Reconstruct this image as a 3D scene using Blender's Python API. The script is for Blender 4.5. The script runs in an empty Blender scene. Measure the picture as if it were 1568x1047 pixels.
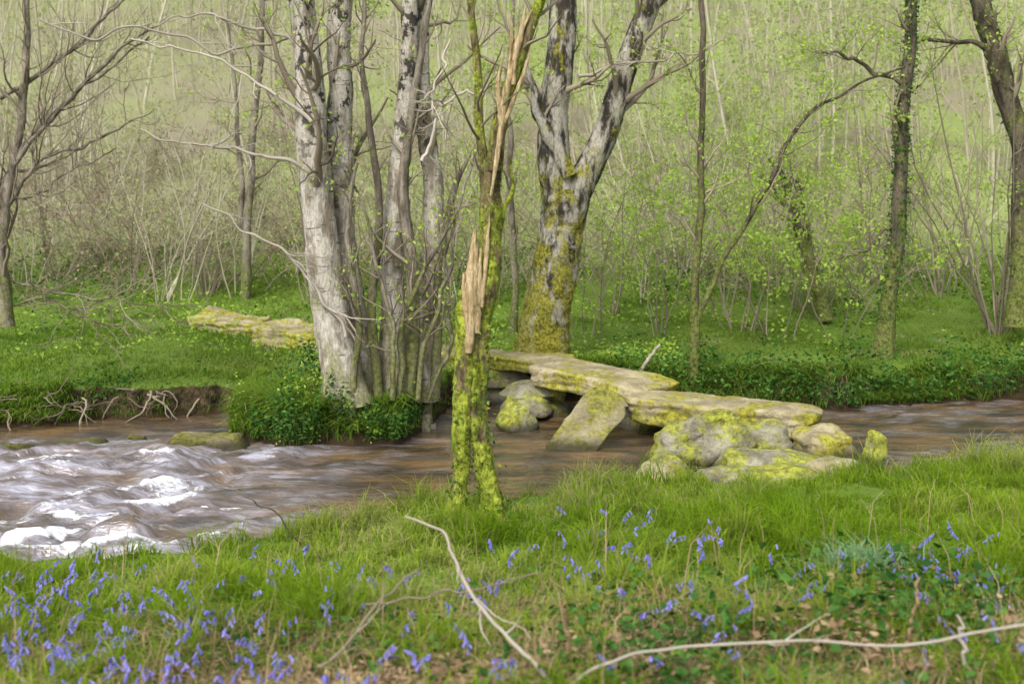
import bpy, math, numpy as np, bmesh
from mathutils import Vector
rng=np.random.default_rng(7)
F=1742.; H=2.6; HY=330.; CX=784.
def sv(px,py,Y): return np.array([(px-CX)*Y/F, Y, H-(py-HY)*Y/F])

# ---------------- noise ----------------
def _h(i,j,k):
    v=np.sin(i*127.1+j*311.7+k*74.7)*43758.5453
    return v-np.floor(v)
def vn3(p):
    p=np.asarray(p,float); f=np.floor(p); u=p-f; u=u*u*(3-2*u)
    i,j,k=f[...,0],f[...,1],f[...,2]; a,b,c=u[...,0],u[...,1],u[...,2]
    def L(x,y,t): return x+(y-x)*t
    return L(L(L(_h(i,j,k),_h(i+1,j,k),a),L(_h(i,j+1,k),_h(i+1,j+1,k),a),b),
             L(L(_h(i,j,k+1),_h(i+1,j,k+1),a),L(_h(i,j+1,k+1),_h(i+1,j+1,k+1),a),b),c)
def fbm(p,o=4):
    s=0;a=.5;t=0
    p=np.asarray(p,float)
    for n in range(o):
        s=s+a*vn3(p*2**n+n*13.7); t+=a; a*=.5
    return s/t
def n2(x,y,s,o=3,off=0.): return fbm(np.stack([x*s+off,y*s+off*1.7,np.zeros_like(x)+off],-1),o)
def ss(t): t=np.clip(t,0,1); return t*t*(3-2*t)

# ---------------- terrain function ----------------
XN=[-60,-14,-6,-3.6,-2.25,-1.4,-.98,.1,.66,1.26,2.5,3.4,4,5.7,8,14,60]
YN=[3,6.0,7.7,8.1,8.5,9.05,9.6,10.1,10.4,10.35,10.4,10.8,11.2,11.6,12,13.2,17]
XF=[-60,-14,-6.4,-5.1,-3.9,-3.55,-3.3,-2.6,-1.9,-1.25,-1.0,-.75,0,1.5,3,4.1,7,14,60]
YF=[12,13.4,14.1,14.5,15.0,14.8,13.1,12.75,12.7,13.1,14.3,16.0,16.3,16.0,15.5,15.3,15.9,17.2,23]
def edges(x):
    w=(n2(x,x*0,1.7,3)-.5)*.45
    w2=(n2(x,x*0+5,1.6,5,9.)-.5)*.95
    return np.interp(x,XN,YN)+w, np.interp(x,XF,YF)+w2
def terr(x,y):
    x=np.asarray(x,float);y=np.asarray(y,float)
    a,b=edges(x); d=a-y; e=y-b
    near=.20*ss(d/.4)+.085*np.clip(d,0,14)+(n2(x,y,1.1,3)-.5)*.18*ss(d)+(n2(x,y,3.5,2,14.)-.5)*.07*ss(d)
    bh=.36+(n2(x,y*0,.9,3,41.)-.5)*.34
    far=bh*ss(e/(.18+.9*n2(x,y*0,.9,3,43.)**2))+.022*np.clip(e,0,40)+(n2(x,y,.8,3,3.)-.5)*.26*ss(e/1.5)
    far+=.10*np.exp(-((x+1.9)**2+(y-13.6)**2)/.8)
    foot=24+(n2(x,y*0,.12,2,4.)-.5)*5
    t=y-foot; sp=np.where(t>20,t,2.0*np.log1p(np.exp(np.clip(t,-30,20)/2.0)))
    cap=48-13*ss((x-1)/13)
    sp=np.minimum(sp,cap+ (sp-cap)*.03)
    far+=sp*.37+(n2(x,y,.15,3,6.)-.5)*np.clip(t,0,10)*.25
    bed=-.4*ss(np.minimum(-e,-d)/.7)
    return np.where(d>0,near,np.where(e>0,far,bed))

# ---------------- mesh builder ----------------
class MB:
    def __init__(s): s.v=[];s.q=[];s.m=[];s.c=[];s.n=0
    def add(s,V,Q,m=0,C=None):
        V=np.asarray(V,np.float32).reshape(-1,3); Q=np.asarray(Q,np.int64).reshape(-1,4)
        if C is None: C=np.full((len(V),4),.5,np.float32)
        s.v.append(V);s.q.append(Q+s.n);s.m.append(np.full(len(Q),m,np.int32));s.c.append(np.asarray(C,np.float32));s.n+=len(V)
    def build(s,name,mats,smooth=True,parent=None):
        V=np.concatenate(s.v);Q=np.concatenate(s.q);M=np.concatenate(s.m);C=np.concatenate(s.c)
        me=bpy.data.meshes.new(name)
        me.vertices.add(len(V)); me.vertices.foreach_set('co',V.ravel())
        me.loops.add(Q.size); me.loops.foreach_set('vertex_index',Q.ravel().astype(np.int32))
        me.polygons.add(len(Q)); me.polygons.foreach_set('loop_start',(np.arange(len(Q))*4).astype(np.int32))
        me.polygons.foreach_set('loop_total',np.full(len(Q),4,np.int32))
        me.polygons.foreach_set('material_index',M)
        me.polygons.foreach_set('use_smooth',np.full(len(Q),smooth))
        me.update(calc_edges=True)
        at=me.color_attributes.new('tint','FLOAT_COLOR','POINT'); at.data.foreach_set('color',C.ravel())
        for m in mats: me.materials.append(m)
        ob=bpy.data.objects.new(name,me); bpy.context.scene.collection.objects.link(ob)
        if parent: ob.parent=parent
        return ob
def nrm(v): return v/np.maximum(np.linalg.norm(v,axis=-1,keepdims=True),1e-9)
def tubes(mb,P,R,k=4,m=0,rough=0.,rs=6.,tint=None):
    P=np.asarray(P,float);R=np.asarray(R,float)
    if P.ndim==2: P=P[None];R=R[None]
    B,N,_=P.shape
    T=nrm(np.gradient(P,axis=1))
    mean=np.abs(nrm(P[:,-1]-P[:,0])); ref=np.zeros((B,3)); ref[np.arange(B),np.argmin(mean,1)]=1
    U=nrm(np.cross(T,ref[:,None,:]));V=np.cross(T,U)
    a=np.arange(k)*2*np.pi/k
    D=U[:,:,None,:]*np.cos(a)[:,None]+V[:,:,None,:]*np.sin(a)[:,None]
    RR=R[:,:,None]*np.ones(k)
    if rough>0:
        pos=P[:,:,None,:]+D*R[:,:,None,None]
        q=pos*np.array([rs,rs,rs*.35])
        RR=RR*(1+rough*2*(fbm(q,3)-.5)+rough*1.2*(vn3(pos*rs*3)-.5))
    V3=P[:,:,None,:]+D*RR[...,None]
    idx=np.arange(B*N*k).reshape(B,N,k)
    A=idx[:,:-1,:];Bq=np.roll(A,-1,2);C=idx[:,1:,:];Dq=np.roll(C,-1,2)
    Q=np.stack([A,Bq,Dq,C],-1).reshape(-1,4)
    r=rng.random(B) if tint is None else np.full(B,tint)
    C4=np.zeros((B,N,k,4));C4[...,0]=r[:,None,None];C4[...,1]=np.linspace(0,1,N)[None,:,None];C4[...,3]=1
    mb.add(V3.reshape(-1,3),Q,m,C4.reshape(-1,4))
def walk(pos,dr,L,n,up,jit):
    B=len(pos);P=np.zeros((B,n,3));P[:,0]=pos;d=nrm(dr)
    for i in range(1,n):
        d=nrm(d+rng.normal(0,jit,(B,3))+np.array([0,0,1.])*up)
        P[:,i]=P[:,i-1]+d*(L/(n-1))[:,None]
    return P
def spawn(P,R,m,t0,t1,L,ang,up,n,rsc,jit=.18,rmin=.002):
    B,N,_=P.shape; bi=np.repeat(np.arange(B),m)
    t=rng.uniform(t0,t1,B*m)*(N-1);i=np.clip(t.astype(int),0,N-2);f=(t-i)[:,None]
    pos=P[bi,i]*(1-f)+P[bi,i+1]*f; T=nrm(P[bi,i+1]-P[bi,i])
    rr=R[bi,i]*(1-f[:,0])+R[bi,i+1]*f[:,0]
    pr=nrm(np.cross(T,rng.normal(size=(B*m,3))))
    an=rng.uniform(*ang,B*m)[:,None]
    d=T*np.cos(an)+pr*np.sin(an)
    Ls=rng.uniform(*L,B*m)*(1-.45*t/(N-1))
    P2=walk(pos,d,Ls,n,up,jit)
    r0=np.minimum(np.maximum(rr*rsc,rmin),np.maximum(rr*.95,rmin*.6))
    R2=r0[:,None]*np.linspace(1,.25,n)[None]
    return P2,np.maximum(R2,rmin*.5)
def leaves(mb,C,size,m=0,flat=0.,asp=.55,tr=None):
    n=len(C)
    a=rng.normal(size=(n,3)); a[:,2]*=(1-flat); a=nrm(a)
    b=rng.normal(size=(n,3)); b[:,2]*=(1-flat); b=nrm(np.cross(a,np.cross(b,a)+1e-6))
    s=rng.uniform(size[0],size[1],n)[:,None]
    a=a*s*.5;b=b*s*asp*.5
    fold=np.cross(a,b); fold=nrm(fold)*s*.10
    V=np.stack([C-a,C+b+fold-a*.1,C+a,C-b+fold-a*.1],1)
    C4=np.zeros((n,4,4));C4[...,0]=(rng.random(n) if tr is None else tr)[:,None];C4[...,1]=rng.random(n)[:,None];C4[...,3]=1
    mb.add(V.reshape(-1,3),np.arange(n*4).reshape(n,4),m,C4.reshape(-1,4))
def on(P,per,t0=.2,j=.04):
    B,N,_=P.shape;bi=np.repeat(np.arange(B),per)
    t=rng.uniform(t0,1,B*per)*(N-1);i=np.clip(t.astype(int),0,N-2);f=(t-i)[:,None]
    return P[bi,i]*(1-f)+P[bi,i+1]*f+rng.normal(0,j,(B*per,3))
def smoothpath(pts,w,Y,n=50,jit=0.):
    A=np.array([sv(p[0],p[1],Y+(p[2] if len(p)>2 else 0)) for p in pts])
    t=np.r_[0,np.cumsum(np.linalg.norm(np.diff(A,axis=0),axis=1))];t/=t[-1]
    s=np.linspace(0,1,n)
    P=np.stack([np.interp(s,t,A[:,k]) for k in range(3)],1)
    W=np.interp(s,t,np.array(w))*Y/F/2
    k=max(3,n//10)|1;ker=np.ones(k)/k
    def sm(a):
        lo=2*a[0]-a[1:k//2+1][::-1]
        hi=2*a[-1]-a[-(k//2)-1:-1][::-1]
        return np.convolve(np.r_[lo,a,hi],ker,'valid')
    P=np.stack([sm(P[:,c]) for c in range(3)],1)
    if jit: 
        J=np.stack([fbm(np.stack([s*9+pts[0][0],s*0+c*7,s*0],-1),2)-.5 for c in range(3)],1)*2*jit
        P=P+J*ss(s*6)[:,None]
    return P,W

# ---------------- materials ----------------
def newmat(n):
    m=bpy.data.materials.new(n);m.use_nodes=True;nt=m.node_tree;nt.nodes.clear()
    return m,nt
class G:
    def __init__(s,nt): s.nt=nt
    def n(s,t,**k):
        x=s.nt.nodes.new(t)
        for a,b in k.items(): setattr(x,a,b)
        return x
    def l(s,a,b): s.nt.links.new(a,b)
    def pos(s,sc=(1,1,1)):
        g=s.n('ShaderNodeNewGeometry');v=s.n('ShaderNodeVectorMath',operation='MULTIPLY');v.inputs[1].default_value=sc
        s.l(g.outputs['Position'],v.inputs[0]);return v.outputs[0]
    def noise(s,vec,sc,det=4,ro=.6):
        x=s.n('ShaderNodeTexNoise');x.inputs['Scale'].default_value=sc;x.inputs['Detail'].default_value=det;x.inputs['Roughness'].default_value=ro
        s.l(vec,x.inputs['Vector']);return x.outputs['Fac']
    def mr(s,v,a,b,c=0.,d=1.):
        x=s.n('ShaderNodeMapRange');x.interpolation_type='SMOOTHSTEP'
        s.l(v,x.inputs[0])
        for i,q in zip((1,2,3,4),(a,b,c,d)): x.inputs[i].default_value=q
        return x.outputs[0]
    def mix(s,f,a,b):
        x=s.n('ShaderNodeMix',data_type='RGBA')
        if isinstance(f,(int,float)): x.inputs[0].default_value=f
        else: s.l(f,x.inputs[0])
        for i,q in ((6,a),(7,b)):
            if isinstance(q,tuple): x.inputs[i].default_value=(*q,1)
            else: s.l(q,x.inputs[i])
        return x.outputs[2]
    def math(s,op,a,b):
        x=s.n('ShaderNodeMath',operation=op)
        for i,q in enumerate((a,b)):
            if isinstance(q,(int,float)): x.inputs[i].default_value=q
            else: s.l(q,x.inputs[i])
        return x.outputs[0]
    def bump(s,h,st,d=.02):
        x=s.n('ShaderNodeBump');x.inputs['Strength'].default_value=st;x.inputs['Distance'].default_value=d;s.l(h,x.inputs['Height']);return x.outputs[0]
    def bsdf(s,col,rough,bump=None,spec=.3):
        p=s.n('ShaderNodeBsdfPrincipled');o=s.n('ShaderNodeOutputMaterial')
        if isinstance(col,tuple): p.inputs['Base Color'].default_value=(*col,1)
        else: s.l(col,p.inputs['Base Color'])
        if isinstance(rough,(int,float)): p.inputs['Roughness'].default_value=rough
        else: s.l(rough,p.inputs['Roughness'])
        p.inputs['Specular IOR Level'].default_value=spec
        if bump is not None: s.l(bump,p.inputs['Normal'])
        s.l(p.outputs[0],o.inputs[0]);return p
def westfac(g,amt):  # greys hill colours towards negative X, part of the painted haze
    s=g.n('ShaderNodeSeparateXYZ');g.l(g.pos(),s.inputs[0])
    x=g.math('ADD',s.outputs[0],g.math('MULTIPLY',g.noise(g.pos(),.16,3),10.))
    return g.mr(x,-6.,8.,amt,0.)
def leafmat(name,c1,c2,c3=None,trans=.35,base=None,patch=.45,west=None):
    m,nt=newmat(name);g=G(nt)
    a=g.n('ShaderNodeAttribute',attribute_name='tint');sp=g.n('ShaderNodeSeparateColor');g.l(a.outputs['Color'],sp.inputs[0])
    col=g.mix(sp.outputs[0],c1,c2)
    if c3: col=g.mix(g.mr(sp.outputs[0],.9,.97),col,c3)
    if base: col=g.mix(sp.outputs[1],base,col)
    if patch:
        ps=g.noise(g.pos(),.9,3); col=g.mix(g.mr(ps,.3,.7,patch,0.),col,tuple(x*.5 for x in c1))
    if west: col=g.mix(westfac(g,.5),col,west)
    d=g.n('ShaderNodeBsdfDiffuse');g.l(col,d.inputs[0]);out=d.outputs[0]
    if trans>0:
        t=g.n('ShaderNodeBsdfTranslucent');x=g.n('ShaderNodeMixShader');x.inputs[0].default_value=trans
        g.l(col,t.inputs[0]);g.l(out,x.inputs[1]);g.l(t.outputs[0],x.inputs[2]);out=x.outputs[0]
    o=g.n('ShaderNodeOutputMaterial');g.l(out,o.inputs[0]);return m
def barkmat(name,light,dark,lo,hi,moss=(.10,.13,.02),mz=(0.3,2.0),mamt=.6,sc=(7,7,2.2),birch=False,mth=.56,zw=.22):
    m,nt=newmat(name);g=G(nt)
    p=g.pos(sc);nz=g.noise(p,1.,5,.65)
    col=g.mix(g.mr(nz,lo,hi),dark,light)
    if birch:
        bars=g.noise(g.pos((5,5,26)),1.,3,.6)
        col=g.mix(g.mr(bars,.60,.68,0,.8),col,(.06,.05,.045))
        big=g.noise(g.pos((6,6,4.5)),1.,4,.7)
        z=g.n('ShaderNodeSeparateXYZ');g.l(g.pos(),z.inputs[0])
        blk=g.math('MULTIPLY',g.mr(big,.53,.60),g.mr(z.outputs[2],2.2,4.0,0.,.95))
        col=g.mix(blk,col,(.018,.017,.018))
    fine=g.noise(g.pos((40,40,16)),1.,4,.7)
    col=g.mix(g.mr(fine,.35,.65,.45,0.),col,tuple(x*.4 for x in dark))
    geo=g.n('ShaderNodeSeparateXYZ');g.l(g.pos(),geo.inputs[0])
    mh=g.mr(geo.outputs[2],mz[0],mz[1],1.,0.)
    mn=g.noise(g.pos((4,4,2)),1.,6,.75)
    mf=g.mr(g.math('ADD',mn,g.math('MULTIPLY',mh,zw)),mth,mth+.12,0.,mamt)
    mcol=g.mix(g.mr(g.noise(g.pos(),25.,4,.7),.35,.65),tuple(x*.4 for x in moss),tuple(min(1,x*1.7) for x in moss))
    col=g.mix(mf,col,mcol)
    hgt=g.math('ADD',nz,g.math('MULTIPLY',fine,.5))
    g.bsdf(col,.9,g.bump(hgt,1.,.04),.15);return m
def stonemat(name,c1,c2,moss,mlo=.42,mamt=.95,side=.0):
    m,nt=newmat(name);g=G(nt)
    a=g.noise(g.pos(),3.5,6,.65);b=g.noise(g.pos(),22.,5,.7)
    col=g.mix(g.mr(a,.35,.65),c1,c2)
    col=g.mix(g.mr(b,.55,.7,0,.6),col,(.46,.43,.33))
    col=g.mix(g.mr(b,.45,.3,0,.75),col,(.04,.036,.026))
    ge=g.n('ShaderNodeNewGeometry');s=g.n('ShaderNodeSeparateXYZ');g.l(ge.outputs['Normal'],s.inputs[0])
    mn=g.noise(g.pos(),2.3,7,.72)
    nz=g.math('ABSOLUTE',s.outputs[2],0)
    f=g.math('ADD',mn,g.math('MULTIPLY',nz,side))
    mf=g.mr(f,mlo,mlo+.11,0.,mamt)
    mc=g.mix(g.mr(g.noise(g.pos(),16.,5,.7),.3,.7),tuple(x*.35 for x in moss),tuple(x*1.6 for x in moss))
    col=g.mix(mf,col,mc)
    z=g.n('ShaderNodeSeparateXYZ');g.l(g.pos(),z.inputs[0])
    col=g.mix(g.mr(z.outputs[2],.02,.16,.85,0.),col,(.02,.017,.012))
    g.bsdf(col,.85,g.bump(g.math('ADD',a,g.math('MULTIPLY',b,.5)),1.,.06),.25);return m

M_birch=barkmat('birch_bark',(.58,.54,.47),(.25,.21,.16),.36,.56,moss=(.14,.15,.03),mz=(.3,2.4),mamt=.6,birch=True,mth=.58)
M_alder=barkmat('alder_bark',(.46,.43,.36),(.05,.043,.036),.42,.56,moss=(.21,.20,.025),mz=(.6,5.2),mamt=.92,mth=.56,zw=.19)
M_grey=barkmat('grey_bark',(.32,.28,.22),(.11,.09,.07),.35,.6,moss=(.13,.16,.03),mz=(.5,3.5),mamt=.6)
M_dark=barkmat('dark_bark',(.15,.125,.09),(.045,.037,.028),.35,.6,moss=(.13,.16,.03),mz=(.5,4.5),mamt=.7,mth=.54)
M_mossy=barkmat('mossy_bark',(.24,.19,.10),(.05,.035,.02),.35,.6,moss=(.22,.26,.03),mz=(.3,9.),mamt=.97,sc=(14,14,4),mth=.57,zw=.18)
M_wood=barkmat('split_wood',(.70,.55,.33),(.34,.22,.10),.3,.6,mamt=0.,sc=(40,40,3))
M_twig=leafmat('twig_bark',(.16,.13,.095),(.34,.29,.22),trans=.0,patch=0)
M_paletwig=leafmat('pale_twig',(.30,.265,.22),(.50,.45,.38),trans=.0,patch=0)
M_hillstem=leafmat('wood_stems',(.33,.30,.21),(.54,.51,.39),trans=.0,patch=0)  # stems paled: distance haze put into the colour
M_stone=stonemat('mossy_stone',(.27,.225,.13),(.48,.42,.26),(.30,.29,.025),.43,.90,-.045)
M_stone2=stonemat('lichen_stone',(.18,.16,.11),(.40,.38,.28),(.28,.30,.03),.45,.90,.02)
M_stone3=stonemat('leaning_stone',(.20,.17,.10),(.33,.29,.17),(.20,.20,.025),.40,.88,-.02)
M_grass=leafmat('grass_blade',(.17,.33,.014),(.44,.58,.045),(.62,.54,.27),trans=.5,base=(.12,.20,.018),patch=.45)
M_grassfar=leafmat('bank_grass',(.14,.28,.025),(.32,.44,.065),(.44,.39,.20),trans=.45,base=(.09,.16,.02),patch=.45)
M_ivy=leafmat('ivy_leaf',(.025,.08,.016),(.11,.24,.05),trans=.2)
M_spring=leafmat('spring_leaf',(.29,.47,.05),(.52,.67,.14),trans=.5,patch=0)
M_hillleaf=leafmat('hill_leaf',(.33,.43,.11),(.50,.57,.24),trans=.45,patch=.2,west=(.38,.38,.22))  # leaf colour paled and greyed to carry painted distance haze
M_litter=leafmat('dead_bracken',(.28,.18,.10),(.56,.42,.27),trans=.2)
M_bell=leafmat('bluebell_petal',(.20,.19,.64),(.40,.37,.88),trans=.4,patch=0)
M_iris=leafmat('tuft_blade',(.13,.27,.12),(.27,.42,.24),trans=.3,patch=0)
M_moss=leafmat('moss_tuft',(.13,.17,.02),(.34,.36,.04),trans=.2,patch=0)

m,nt=newmat('ground_soil');g=G(nt);M_ground=m
s=g.n('ShaderNodeSeparateXYZ');g.l(g.pos(),s.inputs[0])
ge=g.n('ShaderNodeNewGeometry');sn=g.n('ShaderNodeSeparateXYZ');g.l(ge.outputs['Normal'],sn.inputs[0])
a=g.noise(g.pos(),1.2,5,.65);b=g.noise(g.pos(),9.,5,.7)
grs=g.mix(b,(.06,.11,.015),(.18,.27,.045))
dirtshade=g.mix(g.mr(b,.35,.65),(.012,.009,.006),(.085,.06,.035))  # bare bank earth, with the undercut's shadow darkened into its colour
lit=g.mix(b,(.18,.16,.10),(.35,.32,.22))
hg=g.mix(b,(.19,.25,.07),(.33,.39,.14))
pale=g.mix(b,(.20,.17,.10),(.36,.31,.20))
col=g.mix(g.mr(a,.57,.69,0,.8),grs,pale)
hill=g.mix(g.mr(g.noise(g.pos(),.22,4,.6),.40,.56),lit,hg)  # hill floor tones lightened as painted haze behind the stems
hill=g.mix(westfac(g,.55),hill,g.mix(b,(.17,.16,.10),(.34,.32,.22)))
col=g.mix(g.mr(s.outputs[2],1.2,2.6),col,hill)
col=g.mix(g.mr(sn.outputs[2],.66,.84,1.,0.),col,dirtshade)
col=g.mix(g.mr(s.outputs[2],.03,.14,1.,0.),col,g.mix(b,(.012,.009,.006),(.07,.045,.025)))
g.bsdf(col,.95,g.bump(b,.8,.06),.1)
# water
m,nt=newmat('stream_water');g=G(nt);M_water=m
at=g.n('ShaderNodeAttribute',attribute_name='tint');sp=g.n('ShaderNodeSeparateColor');g.l(at.outputs['Color'],sp.inputs[0])
bs=g.noise(g.pos((.8,2.2,1)),1.2,4,.6)
deep=g.mix(g.mr(bs,.36,.68),(.035,.026,.016),(.17,.105,.048))
skysheen=g.mix(g.mr(g.noise(g.pos((1.5,6,1)),1.6,5,.65),.40,.64),(.13,.105,.095),(.36,.355,.42))  # lavender-grey sky reflection painted into the water's base colour
col=g.mix(sp.outputs[1],deep,skysheen)
fn=g.noise(g.pos((7,11,7)),2.6,6,.75)
ff=g.math('ADD',sp.outputs[0],g.math('MULTIPLY',fn,.9))
ff=g.mr(ff,.86,1.12)
col=g.mix(ff,col,(.85,.87,.92))
rip=g.noise(g.pos((1.8,6,1)),2.6,5,.58)
p=g.bsdf(col,g.mr(ff,0.,1.,.04,.7),g.bump(rip,.65,.055),1.)
p.inputs['IOR'].default_value=1.42

# ---------------- terrain ----------------
def axis(segs):
    out=[]
    for a,b,st in segs: out.append(np.arange(a,b,st))
    return np.concatenate(out+[[segs[-1][1]]])
gx=axis([(-150,-60,6),(-60,-20,1.2),(-20,-8,.3),(-8,8,.07),(8,20,.3),(20,60,1.2),(60,150,6)])
gy=axis([(-60,-4,3),(-4,3,.4),(3,7.5,.12),(7.5,17,.06),(17,27,.15),(27,90,.8),(90,260,8)])
X,Y=np.meshgrid(gx,gy);Z=terr(X,Y)
mb=MB();ny,nx=X.shape;idx=np.arange(nx*ny).reshape(ny,nx)
mb.add(np.stack([X,Y,Z],-1),np.stack([idx[:-1,:-1],idx[:-1,1:],idx[1:,1:],idx[1:,:-1]],-1))
mb.build('ground',[M_ground])
gx=axis([(-60,-9,1.),(-9,9,.04),(9,60,1.)]);gy=axis([(2,7,.5),(7,17,.035),(17,24,.5)])
X,Y=np.meshgrid(gx,gy)
rap=ss((-X-.9)/2.4)*ss((13.8-Y)/1.5)
wx=(n2(X,Y,.9,3,50.)-.5)*1.6;wy=(n2(X,Y,1.1,3,60.)-.5)*1.1
fl=X*.9+Y*.35+wx; ac=Y-X*.38+wy
w=((n2(fl,ac*2.4,1.8,4)-.5)*.085+(n2(fl*1.6,ac*5,2.2,3,5.)-.5)*.035)*(.6+.5*rap)
wr=(n2(fl*1.1,ac*2.0,1.7,5,8.)-.5)
Z=w+wr*rap*.34
st=n2(fl*.9,ac*2.4,1.9,5,2.)
def bl(x,y,sx,sy): return np.exp(-((X-x)/sx)**2-((Y-y)/sy)**2)
foam=1.1*bl(-2.9,10.2,.6,.35)+bl(-3.3,9.1,.8,.35)+.9*bl(-4.2,9.5,1.2,.5)+.7*bl(-3.6,10.9,1.2,.4)+.45*bl(-4.6,12.,1.4,.5)+.4*bl(-2.2,9.2,.6,.25)+.18*rap
fo=np.clip(foam,0,1.1)*ss((st-.44)/.16)*.8+.5*ss((wr-.10)/.14)*rap*.6
fo*=.55+.6*n2(X,Y,7.,3,70.)
Z+=np.clip(fo,0,1)*.03
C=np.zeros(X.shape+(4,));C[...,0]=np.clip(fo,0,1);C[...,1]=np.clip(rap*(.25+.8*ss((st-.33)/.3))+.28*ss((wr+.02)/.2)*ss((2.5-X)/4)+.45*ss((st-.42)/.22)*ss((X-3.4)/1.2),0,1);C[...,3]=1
mb=MB();ny,nx=X.shape;idx=np.arange(nx*ny).reshape(ny,nx)
mb.add(np.stack([X,Y,Z],-1),np.stack([idx[:-1,:-1],idx[:-1,1:],idx[1:,1:],idx[1:,:-1]],-1),0,C.reshape(-1,4))
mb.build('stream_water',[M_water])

# ---------------- stones ----------------
def stonemesh(name,corners,mat,seed=0,amp=.05,parent=None,n=18,k=9.):
    bm=bmesh.new();bmesh.ops.create_cube(bm,size=2);bmesh.ops.subdivide_edges(bm,edges=bm.edges[:],cuts=n,use_grid_fill=True)
    V=np.array([v.co[:] for v in bm.verts])
    V=V/((np.abs(V)**k).sum(1,keepdims=True)**(1/k))
    c=np.array(corners,float).reshape(2,4,3)
    u=(V+1)/2;ux,uy,uz=u[:,:1],u[:,1:2],u[:,2:]
    def bil(q): return (q[0]*(1-ux)+q[1]*ux)*(1-uy)+(q[3]*(1-ux)+q[2]*ux)*uy
    P=bil(c[0])*(1-uz)+bil(c[1])*uz
    s=seed*3.17; ctr=P.mean(0); out=P-ctr; out[:,2]*=.3; out=nrm(out)
    D=np.stack([fbm(P*2.2+s+i*9.3,4)-.5 for i in range(3)],1)*2.4*amp
    cell=np.floor(fbm(P*4.+s,2)*7)/7-.5
    D+=out*(cell*1.6*amp)[:,None]
    strata=vn3(np.stack([P[:,0]*1.2+s,P[:,1]*1.2,P[:,2]*22],1))-.5
    D+=out*(strata*amp*.9)[:,None]
    D+=np.stack([vn3(P*16+s+i*5.3)-.5 for i in range(3)],1)*amp*.3
    P=P+D
    for v,q in zip(bm.verts,P): v.co=q
    me=bpy.data.meshes.new(name);bm.to_mesh(me);bm.free();me.materials.append(mat)
    for f in me.polygons:f.use_smooth=True
    ob=bpy.data.objects.new(name,me);bpy.context.scene.collection.objects.link(ob)
    if parent: ob.parent=parent
    return ob
def slab(name,top,th,mat,seed,parent=None,amp=.05,und=.08):
    t=np.array(top,float);c=t.mean(0);b=c+(t-c)*(1-und);b[:,2]=t[:,2]-th
    return stonemesh(name,[b,t],mat,seed,amp,parent,26)
def rock(name,c,sz,mat,seed,parent=None,amp=.09,rot=0.,tilt=(0,0)):
    r=np.random.default_rng(seed)
    B=np.array([[-1,-1],[1,-1],[1,1],[-1,1]])*.5
    co=[]
    for lv,sc in ((-.5,1.1),(.5,.62)):
        for q in B:
            x,y=q*sc*(1+r.uniform(-.3,.3,2));z=lv+r.uniform(-.22,.22)+tilt[0]*x+tilt[1]*y
            x,y=x*sz[0],y*sz[1]
            co.append([c[0]+x*math.cos(rot)-y*math.sin(rot),c[1]+x*math.sin(rot)+y*math.cos(rot),c[2]+z*sz[2]])
    return stonemesh(name,co,mat,seed,amp*min(sz)*1.7,parent,n=13,k=6.)
br=bpy.data.objects.new('clapper_bridge',None);bpy.context.scene.collection.objects.link(br)
slab('slab_near',[(1.24,13.30,.50),(3.35,12.55,.40),(3.70,13.3,.38),(1.80,14.3,.46)],.34,M_stone,1,br,.045)
slab('slab_middle',[(.12,14.65,.68),(1.50,13.62,.54),(2.2,14.3,.53),(.72,15.5,.70)],.27,M_stone,2,br,.045)
slab('slab_far',[(-.42,15.9,.64),(.40,14.95,.68),(.95,15.5,.70),(.05,16.7,.64)],.20,M_stone,3,br,.04)
slab('slab_end',[(-1.35,16.4,.66),(-.3,15.8,.64),(.05,16.6,.62),(-.95,17.3,.62)],.26,M_stone,4,br,.05)
for i,(c,sz,ro) in enumerate([((.30,14.9,.33),(.85,.7,.20),.3),((.20,14.7,.16),(.7,.7,.22),-.2),((.40,15.0,.0),(.9,.9,.30),.1),((-.25,15.9,.34),(.9,.6,.26),.4),
   ((-.3,16.0,.10),(1.,.8,.4),0),((1.75,14.0,.04),(.8,.8,.50),.5),((3.2,13.0,-.02),(.8,.7,.40),.2),((2.3,13.6,-.10),(1.0,.7,.30),.2),((-.75,16.3,.2),(.9,.7,.5),.1)]):
    rock('pier_stone_%d'%(i+1),c,sz,M_stone2,11+i,br,.08,ro)
stonemesh('leaning_slab',[(.36,12.45,-.10),(.74,12.3,-.16),(1.34,12.95,.34),(.98,13.2,.48),
                          (.32,12.75,-.02),(.72,12.95,-.05),(1.30,13.25,.54),(.93,13.4,.62)],M_stone3,6,.03,br,14,9.)
rock('fallen_rock',(.02,13.9,.08),(.5,.5,.40),M_stone2,29,br,.1,.8,(.7,0))
slab('landward_slab',[(-5.55,19.3,.92),(-4.20,18.7,.78),(-4.15,19.7,.84),(-5.4,20.4,.98)],.34,M_stone,7,br,.07)
slab('landward_slab_2',[(-4.28,18.4,.80),(-2.8,17.6,.70),(-2.6,18.7,.78),(-4.1,19.3,.88)],.40,M_stone,8,br,.07)
rock('landward_pier',(-4.3,19.0,.45),(.6,.7,.4),M_stone2,22,br,.08)
rock('landward_pier_2',(-5.3,19.7,.5),(.5,.7,.4),M_stone2,23,br,.08)
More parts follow.
